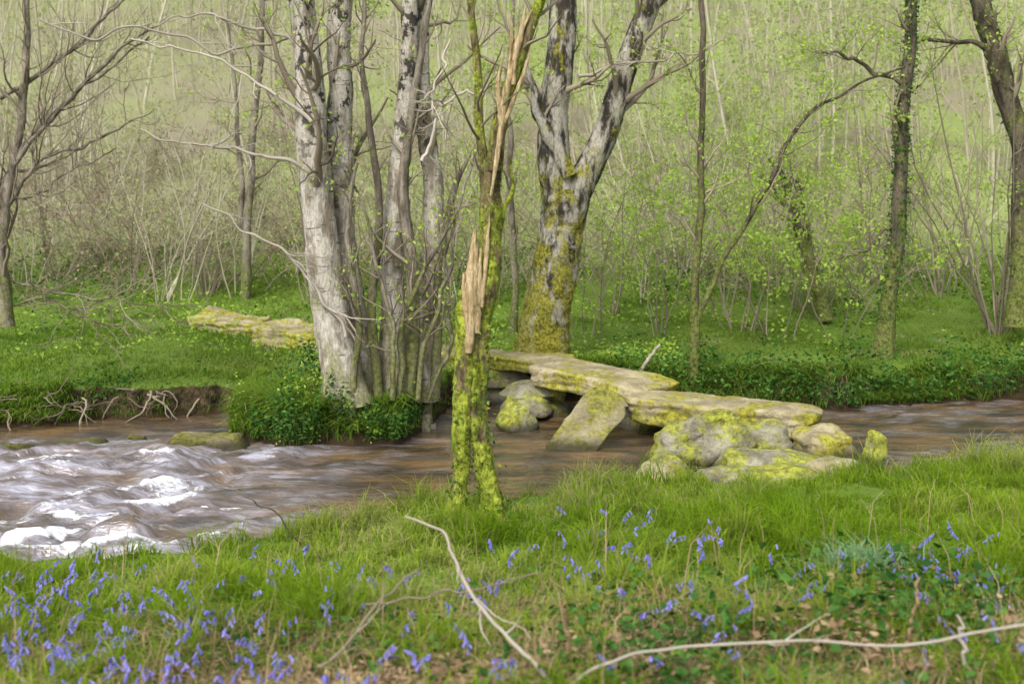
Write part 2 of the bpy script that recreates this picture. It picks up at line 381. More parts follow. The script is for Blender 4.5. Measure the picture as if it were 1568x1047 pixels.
for i,(c,sz,mt,ro,ti) in enumerate([
 ((1.92,12.0,.14),(1.15,.6,.62),M_stone2,.15,(.75,0)),
 ((2.68,12.1,.14),(.85,.6,.40),M_stone2,-.1,(0,0)),
 ((2.60,11.5,.11),(1.20,.6,.26),M_stone2,.05,(0,0)),
 ((3.36,12.4,.14),(.75,.6,.46),M_stone,.3,(-.2,0)),
 ((3.78,11.8,.20),(.20,.2,.30),M_stone2,.3,(0,0)),
 ((2.45,10.85,.12),(1.1,.5,.20),M_stone2,0,(0,0)),
 ((1.55,11.5,.03),(.6,.6,.28),M_stone2,.4,(0,0)),
 ((1.45,10.9,.08),(.6,.45,.24),M_stone,.7,(0,0)),
 ((3.15,11.1,.14),(.7,.5,.26),M_stone,.7,(0,0)),
 ((1.95,11.0,.05),(.5,.4,.2),M_stone2,.2,(0,0)),
 ((-3.45,12.9,.0),(1.1,.6,.28),M_stone3,.3,(0,0)),
 ((-4.9,12.9,.0),(.7,.35,.16),M_stone3,.1,(0,0)),
 ((-4.3,13.0,.0),(.3,.25,.14),M_stone3,.1,(0,0)),
 ((-5.6,12.6,-.02),(.8,.35,.18),M_stone3,.1,(0,0)),
 ((-3.9,12.4,-.03),(.5,.3,.16),M_stone3,.1,(0,0)),
 ]):
    rock('river_rock',c,sz,mt,30+i,None,.1,ro,ti)

# ---------------- big trees ----------------
def crown(mb,P,R,m,t0,L=(1.,2.4),n1=10,sz=(.04,.08),per=3,lm=1,ang=(.5,1.1)):
    A,RA=spawn(P[None],R[None],n1,t0,.98,L,ang,.05,10,.30,.17,.009);tubes(mb,A,RA,5,m)
    B,RB=spawn(A,RA,5,.2,.95,(.35,1.1),(.4,1.),.03,6,.5,.2,.005);tubes(mb,B,RB,3,m)
    Cc,RC=spawn(B,RB,3,.3,.95,(.12,.4),(.4,1.),.03,4,.6,.2,.0032);tubes(mb,Cc,RC,3,m)
    if per: leaves(mb,on(Cc,per,.3,.03),sz,lm)
def roots(mb,c,r,n,m,L=.5):
    for i in range(n):
        a=i*2*np.pi/n+rng.uniform(-.3,.3);t=np.linspace(0,1,14)
        x=c[0]+np.cos(a)*(r*.4+t*L);y=c[1]+np.sin(a)*(r*.4+t*L)
        z=terr(x,y)+.20*(1-t)**2.2-.02-.05*t
        z=np.minimum(z,z[0])
        tubes(mb,np.stack([x,y,z],1),(r*.42)*(1-t*.85)+.008,8,m,.15)
def trunk(mb,pts,w,Yd,m=0,n=80,k=26,jit=.03,rough=.10,flare=.5):
    P,W=smoothpath(pts,w,Yd,n,jit)
    W=W*(1+flare*np.exp(-np.linspace(0,1,n)*28))
    tubes(mb,P,W,k,m,rough,7.)
    return P,W
for pts,w,Yd,n1 in [
 ([(532,622),(512,520),(492,400),(482,250),(466,60),(452,-150),(440,-420)],(66,58,54,50,42,32,10),13.3,16),
 ([(560,612,.1),(540,500,.1),(524,380),(520,230),(522,60),(530,-150),(545,-450)],(56,48,44,40,36,28,8),13.6,14),
 ([(602,612),(598,480),(606,330),(624,180),(626,30),(615,-150),(600,-400)],(48,40,35,30,26,20,6),13.7,14),
 ([(645,612),(654,480),(664,330),(652,180),(640,20),(655,-160),(670,-380)],(42,36,32,28,24,18,6),13.9,14)]:
    mb=MB();P,W=trunk(mb,pts,w,Yd,jit=.05,rough=.13,flare=.25);roots(mb,(P[0][0],P[0][1]),W[0],5,0,.18)
    crown(mb,P,W,2,.28,L=(.8,2.2),n1=n1,per=2)
    mb.build('birch_tree',[M_birch,M_spring,M_twig])
mb=MB()
for pts,w,Yd in [([(580,610),(570,450),(585,300),(560,150),(555,-60)],(16,14,12,9,5),13.4),
                 ([(625,610),(635,450),(618,300),(640,130),(665,-60)],(22,20,17,12,6),13.5),
                 ([(665,610),(672,430),(690,290),(720,240)],(18,14,10,4),13.8),
                 ([(540,610),(552,480),(530,330),(548,250)],(12,10,8,4),13.1),
                 ([(610,610),(618,500),(645,420),(700,330),(735,230)],(10,9,7,5,3),13.3),
                 ([(600,612),(608,540),(585,430),(560,330),(530,260)],(9,8,6,5,3),13.2),
                 ([(640,612),(650,520),(690,420),(695,300)],(9,8,6,3),13.4),
                 ([(655,612),(690,520),(680,400),(700,330)],(8,7,5,3),13.6)]:
    P,W=smoothpath(pts,w,Yd,40,.05);tubes(mb,P,W,10,0,.08)
    A,RA=spawn(P[None],W[None],12,.2,.95,(.4,1.2),(.4,1.),.08,7,.4,.2,.006);tubes(mb,A,RA,4,2)
    B,RB=spawn(A,RA,4,.2,.95,(.15,.5),(.4,1.),.05,5,.5,.2,.0035);tubes(mb,B,RB,3,2);leaves(mb,on(B,2,.3,.03),(.04,.07),1)
mb.build('birch_sapling',[M_grey,M_spring,M_twig])
mb=MB()
P,W=trunk(mb,[(826,562),(838,480),(852,390),(868,310),(866,290)],(84,74,70,70,62),16.4,jit=.03,flare=.4,rough=.14);roots(mb,(P[0][0],P[0][1]),W[0],6,0,.35)
P1,W1=trunk(mb,[(862,325),(846,240),(850,150),(862,40),(866,-80),(850,-350)],(56,50,44,42,38,10),16.4,flare=.0)
P2,W2=trunk(mb,[(868,325),(895,265),(932,190),(952,120),(985,30),(1030,-60),(1120,-250)],(50,44,38,36,34,28,8),16.4,flare=.0)
P3,W3=trunk(mb,[(872,270),(845,215),(822,175),(817,130),(800,80)],(26,22,18,10,5),16.2,flare=0,n=40,k=12)
for P_,W_ in ((P1,W1),(P2,W2)): crown(mb,P_,W_,2,.2,L=(1.,2.6),n1=14,per=3)
crown(mb,P3,W3,2,.2,L=(.4,1.),n1=5,per=3)
for PP,WW,c,lo in ((P,W,3500,0),(P2,W2,2600,0)):   # moss along trunk and right limb
    i=rng.integers(lo,int(len(PP)*.75),c);a=rng.uniform(0,6.28,c)
    q=PP[i]+np.stack([np.cos(a),np.sin(a),rng.normal(0,.3,c)],1)*(WW[i]*1.0)[:,None]
    kk=fbm(q*4,3)>.50;leaves(mb,q[kk],(.015,.035),3)
mb.build('alder_tree',[M_alder,M_spring,M_twig,M_moss])
par=bpy.data.objects.new('broken_tree',None);bpy.context.scene.collection.objects.link(par)
mb=MB()
Pb,Wb=trunk(mb,[(760,800),(742,700),(731,610),(737,520),(745,420),(752,320),(757,250)],(30,30,28,28,34,32,24),8.7,jit=.02,rough=.26,flare=.5)
Pa,Wa=trunk(mb,[(702,800),(706,700),(712,620),(714,560),(714,500),(716,440)],(22,26,32,32,30,22),8.65,jit=.02,rough=.26,flare=.5)
Pe,We=trunk(mb,[(730,690),(726,620),(724,560),(728,500)],(10,26,26,14),8.66,jit=.01,rough=.25,flare=0,n=40)
Pc,Wc=trunk(mb,[(757,262),(762,200),(774,150),(796,80),(830,0),(870,-120),(900,-300)],(26,24,22,19,16,11,3),8.66,jit=.02,flare=0,k=14)
Pd,Wd=trunk(mb,[(745,300),(738,220),(733,120),(722,20),(718,-120)],(18,15,13,11,4),8.75,jit=.02,flare=0,k=12)
Pf,Wf=trunk(mb,[(760,420),(768,330),(785,290),(782,240)],(9,8,6,3),8.75,jit=.01,flare=0,k=10,n=40)
roots(mb,(Pb[0][0]-.02,8.7),.10,5,0,.22);roots(mb,(Pa[0][0],8.65),.08,4,0,.16)
A,RA=spawn(np.stack([Pc,Pd]),np.stack([Wc,Wd]),16,.05,.95,(.3,.9),(.5,1.1),.06,7,.35,.18,.004);tubes(mb,A,RA,4,2)
B,RB=spawn(A,RA,4,.2,.95,(.1,.35),(.4,1.),.05,5,.5,.2,.0022);tubes(mb,B,RB,3,2);leaves(mb,on(B,2,.4,.02),(.025,.045),1)
A,RA=spawn(np.stack([Pb]),np.stack([Wb]),16,.1,.95,(.1,.4),(.6,1.2),.1,6,.1,.18,.003);tubes(mb,A,RA,4,2);leaves(mb,on(A,7,.2,.02),(.025,.05),1)
for PP,WW,c in ((Pb,Wb,300),(Pa,Wa,200)):
    i=(rng.random(c)**2.4*50).astype(int);a=rng.uniform(0,6.28,c)
    q=PP[i]+np.stack([np.cos(a),np.sin(a),0*a],1)*(WW[i]*1.05+rng.exponential(.02,c))[:,None]
    leaves(mb,q,(.02,.045),3)
for PP,WW,c in ((Pb,Wb,6000),(Pa,Wa,5000),(Pe,We,1200),(Pc,Wc,3500),(Pd,Wd,2500)):
    i=rng.integers(0,len(PP),c);a=rng.uniform(0,6.28,c)
    q=PP[i]+np.stack([np.cos(a),np.sin(a),rng.normal(0,.25,c)],1)*(WW[i]*1.02)[:,None]
    kk=fbm(q*9,3)>.47;leaves(mb,q[kk],(.008,.018),4)
mb.build('trunk',[M_mossy,M_spring,M_twig,M_ivy,M_moss],parent=par)
mb=MB()
def splinter(pts,w,k=9,Yd=8.60):
    P,W=smoothpath(pts,w,Yd,40,.006);tubes(mb,P,W,k,0,.3,24)
splinter([(718,540),(721,470),(724,410),(728,352)],(14,24,20,4))
splinter([(730,510),(732,440),(737,380)],(10,12,2));splinter([(712,490),(711,440),(710,418)],(8,9,3))
splinter([(752,300),(764,220),(773,150),(795,60),(806,8)],(5,9,12,11,2))
splinter([(768,190),(762,130),(771,80)],(10,8,1));splinter([(785,130),(790,70),(814,15)],(9,8,1));splinter([(764,210),(775,180),(800,120),(818,60)],(5,7,6,1))
splinter([(738,470),(746,380),(750,330)],(6,8,2));splinter([(780,110),(784,60),(782,20)],(7,6,1))
mb.build('split_wood',[M_wood],parent=par)

def thin(name,specs,Yd,bark,k=12,nb=10,L=(.5,1.5),leaf=2,lm=M_spring,ivy=0,lsz=(.05,.09),t0=.25,ivr=(0,40)):
    mb=MB()
    for j,(pts,w) in enumerate(specs):
        P,W=smoothpath(pts,w,Yd,45,.07);W=W*(1+.4*np.exp(-np.linspace(0,1,45)*20)*(j==0));tubes(mb,P,W,k,0,.16)
        A,RA=spawn(P[None],W[None],nb,t0,.97,L,(.5,1.1),.08,8,.4,.18,.007);tubes(mb,A,RA,4,2)
        B,RB=spawn(A,RA,6,.2,.95,(.2,.7),(.4,1.),.04,5,.5,.22,.004);tubes(mb,B,RB,3,2)
        if leaf: leaves(mb,on(B,leaf,.2,.05),lsz,1)
        if ivy and j==0:
            i=rng.integers(ivr[0],ivr[1],ivy);a=rng.uniform(0,6.28,ivy)
            q=P[i]+np.stack([np.cos(a),np.sin(a),0*a],1)*(W[i]*1.1+rng.exponential(.025,ivy))[:,None]+rng.normal(0,.06,(ivy,3))*[0,0,1]
            leaves(mb,q,(.04,.07),3)
    return mb.build(name,[bark,lm,M_twig,M_ivy])
thin('slender_tree',[([(1062,578),(1066,450),(1070,300),(1071,150),(1073,0),(1075,-200)],(16,13,11,10,9,4)),
   ([(1064,500),(1100,400),(1145,330),(1190,250),(1235,165),(1310,130),(1385,105)],(9,8,8,7,6,4,3))],16.,M_dark,nb=16,leaf=7,lsz=(.04,.08))
thin('ivy_clad_tree',[([(1350,566),(1360,450),(1372,330),(1380,200),(1392,60),(1400,-80),(1405,-300)],(28,24,22,20,19,17,8)),
   ([(1385,130),(1340,110),(1300,85),(1250,75)],(8,7,5,3)),([(1378,330),(1330,380),(1290,400)],(6,5,2))],17.,M_dark,nb=12,leaf=5,ivy=1500,t0=.35,ivr=(4,34))
thin('leaning_tree',[([(1265,490),(1238,400),(1222,340),(1205,290),(1180,240)],(18,16,14,12,7)),([(1235,400),(1215,320),(1165,270)],(9,8,4)),([(1236,430),(1240,340),(1210,250)],(8,7,4))],20.5,M_dark,leaf=6)
thin('oak_tree',[([(1556,500),(1560,400),(1566,280),(1556,200),(1535,110),(1500,0),(1480,-80),(1450,-300)],(28,26,26,30,32,28,24,8)),
   ([(1562,240),(1600,120),(1640,-60)],(24,20,10)),([(1535,115),(1500,70),(1420,60),(1395,75)],(10,8,5,3))],18.5,M_dark,nb=14,L=(.6,2.),leaf=4,ivy=500)
thin('hazel_tree',[([(375,468),(380,350),(388,200),(398,60),(400,-100)],(14,13,11,9,5)),([(382,430),(370,300),(362,150),(350,20)],(9,8,6,3))],22,M_grey,leaf=2)
thin('hazel_tree',[([(786,515),(788,400),(784,280),(776,150),(790,-40)],(11,11,9,8,5))],19,M_grey,leaf=3)
thin('hazel_tree',[([(10,500),(2,380),(16,250),(42,120),(36,-60)],(20,17,14,12,7)),([(8,380),(-10,300),(60,200),(160,90),(240,40)],(9,8,7,6,3)),
   ([(10,320),(60,240),(150,215),(230,170)],(7,6,5,2)),([(0,420),(80,455),(170,460),(260,470)],(5,4,4,2)),([(0,470),(60,460),(130,490),(200,500)],(4,4,3,2)),([(20,250),(80,170),(150,120),(230,60)],(8,6,4,3)),
   ([(0,150),(70,110),(160,30),(220,-30)],(8,7,5,3)),([(12,300),(50,300),(110,260),(180,230)],(5,4,3,2))],14.6,M_grey,nb=16,leaf=0,L=(.5,1.6),t0=.05)
mb=MB()
for pts,w,Yd in [([(215,198),(260,215),(330,225),(400,238),(470,262)],(3,3,4,5,7),13.0),
 ([(200,60),(270,75),(360,100),(420,140),(475,185)],(3,3,4,5,7),13.1),
 ([(310,312),(380,350),(440,395),(500,460),(530,520)],(3,3,4,5,6),12.9),
 ([(240,40),(300,20),(370,35),(430,50),(460,80)],(2,3,4,5,6),13.3),
 ([(60,30),(120,60),(220,40),(330,80),(455,60)],(3,3,4,4,5),13.6),
 ([(1110,60),(1060,80),(1000,90),(940,95),(880,120)],(2,3,3,4,6),16),
 ([(690,60),(660,150),(670,200),(650,250)],(3,4,5,6),13.2),([(750,130),(700,150),(660,170)],(3,4,5),13.3)]:
    P,W=smoothpath(pts,w,Yd,40,.08);tubes(mb,P,W,6,0,.1)
    A,RA=spawn(P[None],W[None],9,.0,.9,(.3,1.),(.4,1.1),.0,7,.6,.2,.006);tubes(mb,A,RA,4,0)
    B,RB=spawn(A,RA,4,.2,.95,(.1,.5),(.4,1.),.0,5,.6,.2,.0035);tubes(mb,B,RB,3,0)
mb.build('bare_branches',[M_paletwig])

# ---------------- coppice and saplings on far bank ----------------
def coppice(mb,x,y,ns,h,r,spread,leafn,m=0,lm=1,lsz=(.05,.09)):
    z=terr(np.array([x]),np.array([y]))[0]
    a=rng.uniform(0,6.28,ns);d=np.stack([np.cos(a)*spread,np.sin(a)*spread,np.ones(ns)],1)*rng.uniform(.3,1.5,(ns,1))
    d[:,2]=1
    p0=np.array([x,y,z-.05])+np.stack([np.cos(a),np.sin(a),0*a],1)*rng.uniform(.03,.25,(ns,1))
    P=walk(p0,d,rng.uniform(h*.5,h*1.15,ns),10,.03,.10)
    R=(rng.uniform(r*.4,r,ns))[:,None]*np.linspace(1,.25,10)[None]
    tubes(mb,P,R,4,m)
    A,RA=spawn(P,R,4,.25,.97,(.4,1.4),(.4,1.),.06,6,.45,.16,.006);tubes(mb,A,RA,3,m)
    B,RB=spawn(A,RA,3,.2,.95,(.15,.6),(.3,.9),.04,4,.5,.2,.004);tubes(mb,B,RB,3,m)
    if leafn: leaves(mb,on(B,leafn,.1,.06),lsz,lm)
for (px,Yd,ns,h,r,sp,lf) in [(318,22.5,18,2.6,.022,.5,0),(1530,19.5,20,5.,.03,.30,2),(1440,23,10,4.5,.025,.3,5),(200,23,12,3.,.018,.5,1),(1255,21,9,3,.018,.4,9),
     (930,21,9,4.5,.02,.3,7),(1010,19.5,7,3.4,.015,.35,11),(1130,19,8,3.6,.015,.4,14),(1190,18.5,6,3.,.014,.4,14),(480,22,8,4.,.018,.3,2),(690,21,8,4.5,.02,.25,3),(90,24,10,4,.018,.4,1),(1330,24,9,4,.025,.3,8),
     (900,18.5,5,2.6,.012,.4,8),(1290,19,5,2.4,.012,.5,14),(1100,21,7,4.8,.015,.3,12),(1220,22,7,5.,.015,.3,12),(760,22,6,4.5,.014,.3,6)]:
    mb=MB();coppice(mb,(px-CX)*Yd/F,Yd,ns,h,r,sp,lf);mb.build('hazel_coppice',[M_twig,M_spring])
mb=MB()
for i in range(110):
    y=rng.uniform(22,35);x=rng.uniform(-.56*y-2,.56*y+2)
    green=(x>-1)
    coppice(mb,x,y,int(rng.integers(3,8)),rng.uniform(2.,5.5),rng.uniform(.012,.026),rng.uniform(.15,.5),int(rng.integers(5,13)) if green else int(rng.integers(0,7)),0,1,(.05,.10))
mb.build('understorey_thicket',[M_hillstem,M_hillleaf])
mb=MB()
n=1300
y=28+ (rng.random(n)**.85)*48;x=rng.uniform(-1,1,n)*(.55*y+5)
z=terr(x,y);h=rng.uniform(4,8.5,n)
d=np.stack([rng.normal(0,.10,n),rng.normal(0,.08,n),np.ones(n)],1)
P=walk(np.stack([x,y,z-.1],1),d,h,9,.02,.06);R=(rng.uniform(.015,.07,n)*(h/8))[:,None]*np.linspace(1,.25,9)
tubes(mb,P,R,4,0)
A,RA=spawn(P,R,5,.2,.97,(.8,2.6),(.3,.9),.05,5,.4,.12,.01);tubes(mb,A,RA,3,0)
B,RB=spawn(A,RA,2,.2,.95,(.4,1.3),(.3,.9),.04,4,.5,.2,.006);tubes(mb,B,RB,3,0)
v=n2(B[:,0,0],B[:,0,1],.12,2,1.)+.12*np.tanh(B[:,0,0]/8)
leaves(mb,on(B[v>.45],14,.0,.32),(.08,.16),1);leaves(mb,on(B[v<=.45],7,.0,.28),(.06,.13),1)
mb.build('hillside_wood',[M_hillstem,M_hillleaf])
mb=MB()
n=2300;y=rng.uniform(22.5,32,n);x=rng.uniform(-1,.6,n)*(.56*y+2);z=terr(x,y)
a=rng.uniform(0,6.28,n);P=walk(np.stack([x,y,z],1),np.stack([np.cos(a)*.7,np.sin(a)*.7,np.ones(n)],1),rng.uniform(.6,2.2,n),9,-.07,.16)
tubes(mb,P,np.linspace(.011,.006,9)[None]*np.ones((n,1)),3,0)
A,RA=spawn(P,np.ones((n,9))*.008,3,.2,.9,(.3,.9),(.4,1.),0,5,.6,.2,.005);tubes(mb,A,RA,3,0)
w_=A[:,0,0]<-2
leaves(mb,on(A[~w_],2,.2,.05),(.05,.09),1);leaves(mb,on(A[w_],2,.2,.05),(.05,.09),1);leaves(mb,on(A[w_],2,.0,.08),(.04,.09),2)
mb.build('bramble_scrub',[M_twig,M_hillleaf,M_litter])

# ---------------- grass ----------------
def blades(mb,x,y,h,w,lean,m=0,rnd=None,zoff=0.,dirb=None):
    n=len(x);z=terr(x,y)-.01+zoff;a=rng.uniform(0,6.28,n);sd=np.stack([np.cos(a),np.sin(a),0*a],1)*w[:,None]*.5
    b=rng.uniform(0,6.28,n) if dirb is None else dirb
    ln=np.stack([np.cos(b),np.sin(b),0*b],1)*(lean*h)[:,None]
    p=np.stack([x,y,z],1);up=np.stack([0*h,0*h,h],1)
    md=p+up*.6+ln*.3;tp=p+up*(1-.35*lean[:,None])+ln
    V=np.stack([p-sd,p+sd,md+sd*.8,md-sd*.8,tp+sd*.12,tp-sd*.12],1)
    base=np.arange(n)[:,None]*6
    Q=np.concatenate([base+np.array([0,1,2,3]),base+np.array([3,2,4,5])],0)
    C=np.zeros((n,6,4));C[...,0]=(rng.random(n) if rnd is None else rnd)[:,None];C[:,:,1]=np.array([0,0,.7,.7,1,1]);C[...,3]=1
    mb.add(V.reshape(-1,3),Q,m,C.reshape(-1,4))
def fan(n,y0,y1,mx,pw=1.):
    y=y0+(y1-y0)*rng.random(n)**pw;x=rng.uniform(-1,1,n)*(.5*y+mx);return x,y
mb=MB()
x,y=fan(270000,2.8,12.0,1.3);a,b=edges(x);k=(a-y>.04);x,y=x[k],y[k];a=a[k]
keep=rng.random(len(x))<np.clip(.28+1.1*n2(x,y,1.3,3,7.),.0,1)
x,y,a=x[keep],y[keep],a[keep]
c=n2(x,y,1.6,3,2.);c2=n2(x,y,5.5,3,4.)
h=(.04+.10*ss((c-.3)/.4))*rng.uniform(.4,1.25,len(x))*(.5+2.1*ss((c2-.3)/.5))
rnd=np.clip(.45+1.9*(n2(x,y,.9,3,11.)-.5)+1.*(c2-.5)+rng.normal(0,.22,len(x)),0,.93)
dry=n2(x,y,.8,3,91.);rnd[rng.random(len(x))<.04+.35*ss((dry-.55)/.15)]=.98
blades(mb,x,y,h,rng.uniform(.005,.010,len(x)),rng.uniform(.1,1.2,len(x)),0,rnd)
tx,ty=fan(220,3.6,10,.8);tn=26
x=np.repeat(tx,tn)+rng.normal(0,.04,220*tn);y=np.repeat(ty,tn)+rng.normal(0,.04,220*tn);a,b=edges(x);k=a-y>.1;x,y=x[k],y[k]
blades(mb,x,y,rng.uniform(.12,.26,len(x)),rng.uniform(.006,.011,len(x)),rng.uniform(.3,1.3,len(x)),0)
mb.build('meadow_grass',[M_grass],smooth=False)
mb=MB()
x,y=fan(200000,12.5,26,1.6);a,b=edges(x);k=(y-b>.0);x,y,e=x[k],y[k],(y-b)[k]
keep=rng.random(len(x))<np.clip(.15+1.2*n2(x,y,.8,3,7.),.0,1);x,y,e=x[keep],y[keep],e[keep]
c=n2(x,y,1.1,3,2.)
h=(.04+.10*ss((c-.35)/.4))*rng.uniform(.5,1.2,len(x))*(1+.9*np.exp(-e/.3))
rnd=np.clip(.5+1.3*(n2(x,y,.5,3,11.)-.5)+rng.normal(0,.2,len(x)),0,.93)
dry=n2(x,y,.5,3,93.);rnd[rng.random(len(x))<.06+.4*ss((dry-.56)/.15)]=.98
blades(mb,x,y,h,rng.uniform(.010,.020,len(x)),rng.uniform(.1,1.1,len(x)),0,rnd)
n=22000;x=rng.uniform(-9,10,n);a,b=edges(x);y=b+rng.uniform(.06,.5,n)
k=n2(x,y,1.3,3,88.)>.46;x,y=x[k],y[k]
blades(mb,x,y,rng.uniform(.10,.26,len(x)),rng.uniform(.009,.018,len(x)),rng.uniform(.8,1.9,len(x)),0,None,0,rng.normal(-np.pi/2,.6,len(x)))
n=9000;x=rng.normal(-2.9,.35,n);y=rng.normal(13.5,.35,n);a,b=edges(x);k=y-b>.05;x,y=x[k],y[k]
blades(mb,x,y,rng.uniform(.1,.28,len(x)),rng.uniform(.009,.016,len(x)),rng.uniform(.2,1.1,len(x)),0)
mb.build('bank_grass',[M_grassfar],smooth=False)
mb=MB()
def scatter(n,xa,xb,ya,yb,hm,sz,m=0,flat=.5,cond=None):
    x=rng.uniform(xa,xb,n);y=rng.uniform(ya,yb,n)
    a,b=edges(x);e=y-b
    k=e>-.15
    if cond is not None:k&=cond(x,y,e)
    x,y,e=x[k],y[k],e[k];z=np.maximum(terr(x,y),.04+.30*rng.random(len(x))*(e<.05))+rng.random(len(x))**1.3*hm*(.1+1.8*ss((n2(x,y,2.5,3,3.)-.25)/.5))
    leaves(mb,np.stack([x,y,z],1),sz,m,flat)
scatter(15000,-3.0,-.8,12.4,14.3,.30,(.03,.08),0,cond=lambda x,y,e:n2(x,y,2.2,3,61.)>.40)
scatter(3500,-3.5,-.8,12.4,14.3,.32,(.03,.06),1,cond=lambda x,y,e:n2(x,y,2.2,3,66.)>.48)
scatter(30000,1.5,10,15.0,18,.30,(.04,.09),0,cond=lambda x,y,e:e<(.2+1.6*n2(x,y,.9,3,77.))*rng.random(len(x))*1.2)
scatter(14000,-8.5,-3.6,13.6,15.8,.18,(.04,.08),0,cond=lambda x,y,e:(e>.15)&(e<.9*rng.random(len(x)))&(n2(x,y,1.1,3,55.)>.50))
scatter(20000,-15,15,19,26,.3,(.06,.10),0,cond=lambda x,y,e:n2(x,y,.5,3,21.)+(y-21)*.03>.57)
scatter(18000,-15,15,17,27,.35,(.05,.10),1,cond=lambda x,y,e:n2(x,y,.6,3,31.)>.52)
scatter(3000,-1.,2.5,15.8,18,.15,(.05,.08),1)
mb.build('bank_undergrowth',[M_ivy,M_spring],smooth=False)
mb=MB()
n=70;x=-4-rng.random(n)**.8*4.;a,b=edges(x)
P=walk(np.stack([x,b+.10,rng.uniform(.12,.38,n)],1),np.stack([rng.normal(0,1.6,n),-np.ones(n)*.7,-np.ones(n)*.1],1),rng.uniform(.25,1.2,n),12,-.05,.34)
P[:,:,2]=np.maximum(P[:,:,2],-.05)
tubes(mb,P,np.linspace(.010,.003,12)[None]*rng.uniform(.4,1.8,(n,1)),5,0)
mb.build('exposed_roots',[M_twig])

# ---------------- foreground plants ----------------
def bluebell_pts():
    out=[]
    for cx,cy,sx,sy,n,lo in [(180,930,210,80,58,840),(60,960,130,80,26,840),(250,980,220,80,28,840),(520,890,180,60,14,820),(900,870,190,60,16,790),(930,800,160,30,9,750),(1010,830,90,30,7,780),
                          (1450,870,120,50,24,800),(1480,950,130,80,16,840),(1080,940,110,60,9,840),(700,900,200,90,14,790),(60,870,110,14,14,840),(1260,900,150,80,12,780),(250,1020,190,24,16,840),(480,880,140,60,8,810),(700,1010,260,40,8,900)]:
        for _ in range(n):
            px=rng.normal(cx,sx*.6);py=rng.normal(cy,sy*.6)
            py=max(py,lo+rng.uniform(0,40))
            zt=.85
            for _i in range(5):
                Yd=(H-zt)*F/(py-HY);X_=(px-CX)*Yd/F;zt=float(terr(np.array([X_]),np.array([Yd]))[0])+.16
            if edges(np.array([X_]))[0][0]-Yd>.1: out.append((X_,Yd))
    return np.array(out)
BP=bluebell_pts()
mb=MB()
n=len(BP);z=terr(BP[:,0],BP[:,1]);a=rng.uniform(0,6.28,n)
P=walk(np.stack([BP[:,0],BP[:,1],z],1),np.stack([np.cos(a)*.15,np.sin(a)*.15,np.ones(n)],1),rng.uniform(.13,.26,n),9,0,.04)
t=np.linspace(0,1,9);bend=np.clip(t-.6,0,1)**2*.35
P[:,:,0]+=np.cos(a)[:,None]*bend;P[:,:,1]+=np.sin(a)[:,None]*bend;P[:,:,2]-=bend*.35
tubes(mb,P,np.full((n,9),.0018),4,1)
bi=np.repeat(np.arange(n),8);tt=np.tile(np.linspace(.62,1,8),n)*8;i=np.clip(tt.astype(int),0,7);f=(tt-i)[:,None]
q=P[bi,i]*(1-f)+P[bi,i+1]*f
kk=rng.random(len(q))<.8;q=q[kk]
off=rng.normal(0,1,(len(q),3));off[:,2]=-.9;off=nrm(off)
L=np.linspace(0,1,6)
path=q[:,None,:]+off[:,None,:]*(L*.021)[None,:,None];path[:,:,2]-=(L**2*.008)[None]
rad=np.array([.0013,.004,.0048,.0045,.0052,.0073])[None]*rng.uniform(.7,1.2,(len(q),1))
tubes(mb,path,rad,6,0)
x=np.repeat(BP[:,0],5)+rng.normal(0,.03,n*5);y=np.repeat(BP[:,1],5)+rng.normal(0,.03,n*5)
blades(mb,x,y,rng.uniform(.10,.2,n*5),rng.uniform(.007,.012,n*5),rng.uniform(.4,1.,n*5),1)
mb.build('bluebells',[M_bell,M_grass])
mb=MB()
def nearleaf(n,px,py,sx,sy,m,sz,hm,flat=.5):
    ppx=rng.normal(px,sx,n);ppy=np.clip(rng.normal(py,sy,n),850,1150)
    if py<850: ppy=rng.normal(py,sy,n)
    Yd=(H-.85)*F/(ppy-HY)
    for _ in range(3):
        x=(ppx-CX)*Yd/F;zt=terr(x,Yd)+.1;Yd=(H-zt)*F/(ppy-HY)
    x=(ppx-CX)*Yd/F;z=terr(x,Yd)+rng.random(n)*hm
    leaves(mb,np.stack([x,Yd,z],1),sz,m,flat,.7)
nearleaf(1000,1400,930,110,35,0,(.03,.075),.24);nearleaf(700,1010,960,120,40,0,(.03,.065),.16)
nearleaf(500,620,960,120,35,0,(.03,.06),.14);nearleaf(700,1100,1040,200,30,0,(.03,.07),.15);nearleaf(400,330,960,120,30,0,(.03,.055),.12)
nearleaf(160,755,775,16,6,0,(.02,.05),.16);nearleaf(260,980,700,60,10,0,(.03,.05),.12)
nearleaf(1800,520,1045,110,18,1,(.02,.06),.10,.7);nearleaf(2200,760,1030,160,25,1,(.02,.05),.10,.7);nearleaf(900,1380,940,110,35,1,(.02,.06),.16,.6);nearleaf(700,930,990,90,30,1,(.02,.05),.10,.6)
nearleaf(500,1180,880,160,30,0,(.02,.05),.1)
mb.build('bramble_patch',[M_ivy,M_litter],smooth=False)
mb=MB()
x,y=fan(17000,3.2,5.8,.8)
blades(mb,x,y,rng.uniform(.06,.24,len(x)),rng.uniform(.003,.006,len(x)),rng.uniform(.5,1.8,len(x)),0)
x,y=fan(300,3.4,7.5,.8)
blades(mb,x,y,rng.uniform(.3,.55,len(x)),rng.uniform(.004,.006,len(x)),rng.uniform(.1,.7,len(x)),0)
mb.build('dry_grass',[M_litter],smooth=False)
mb=MB();x=rng.normal(1.95,.13,300)+0.;y=rng.normal(6.4,.12,300)
blades(mb,x,y,rng.uniform(.12,.30,300),rng.uniform(.006,.010,300),rng.uniform(.5,1.3,300),0)
mb.build('sedge_tuft',[M_iris],smooth=False)
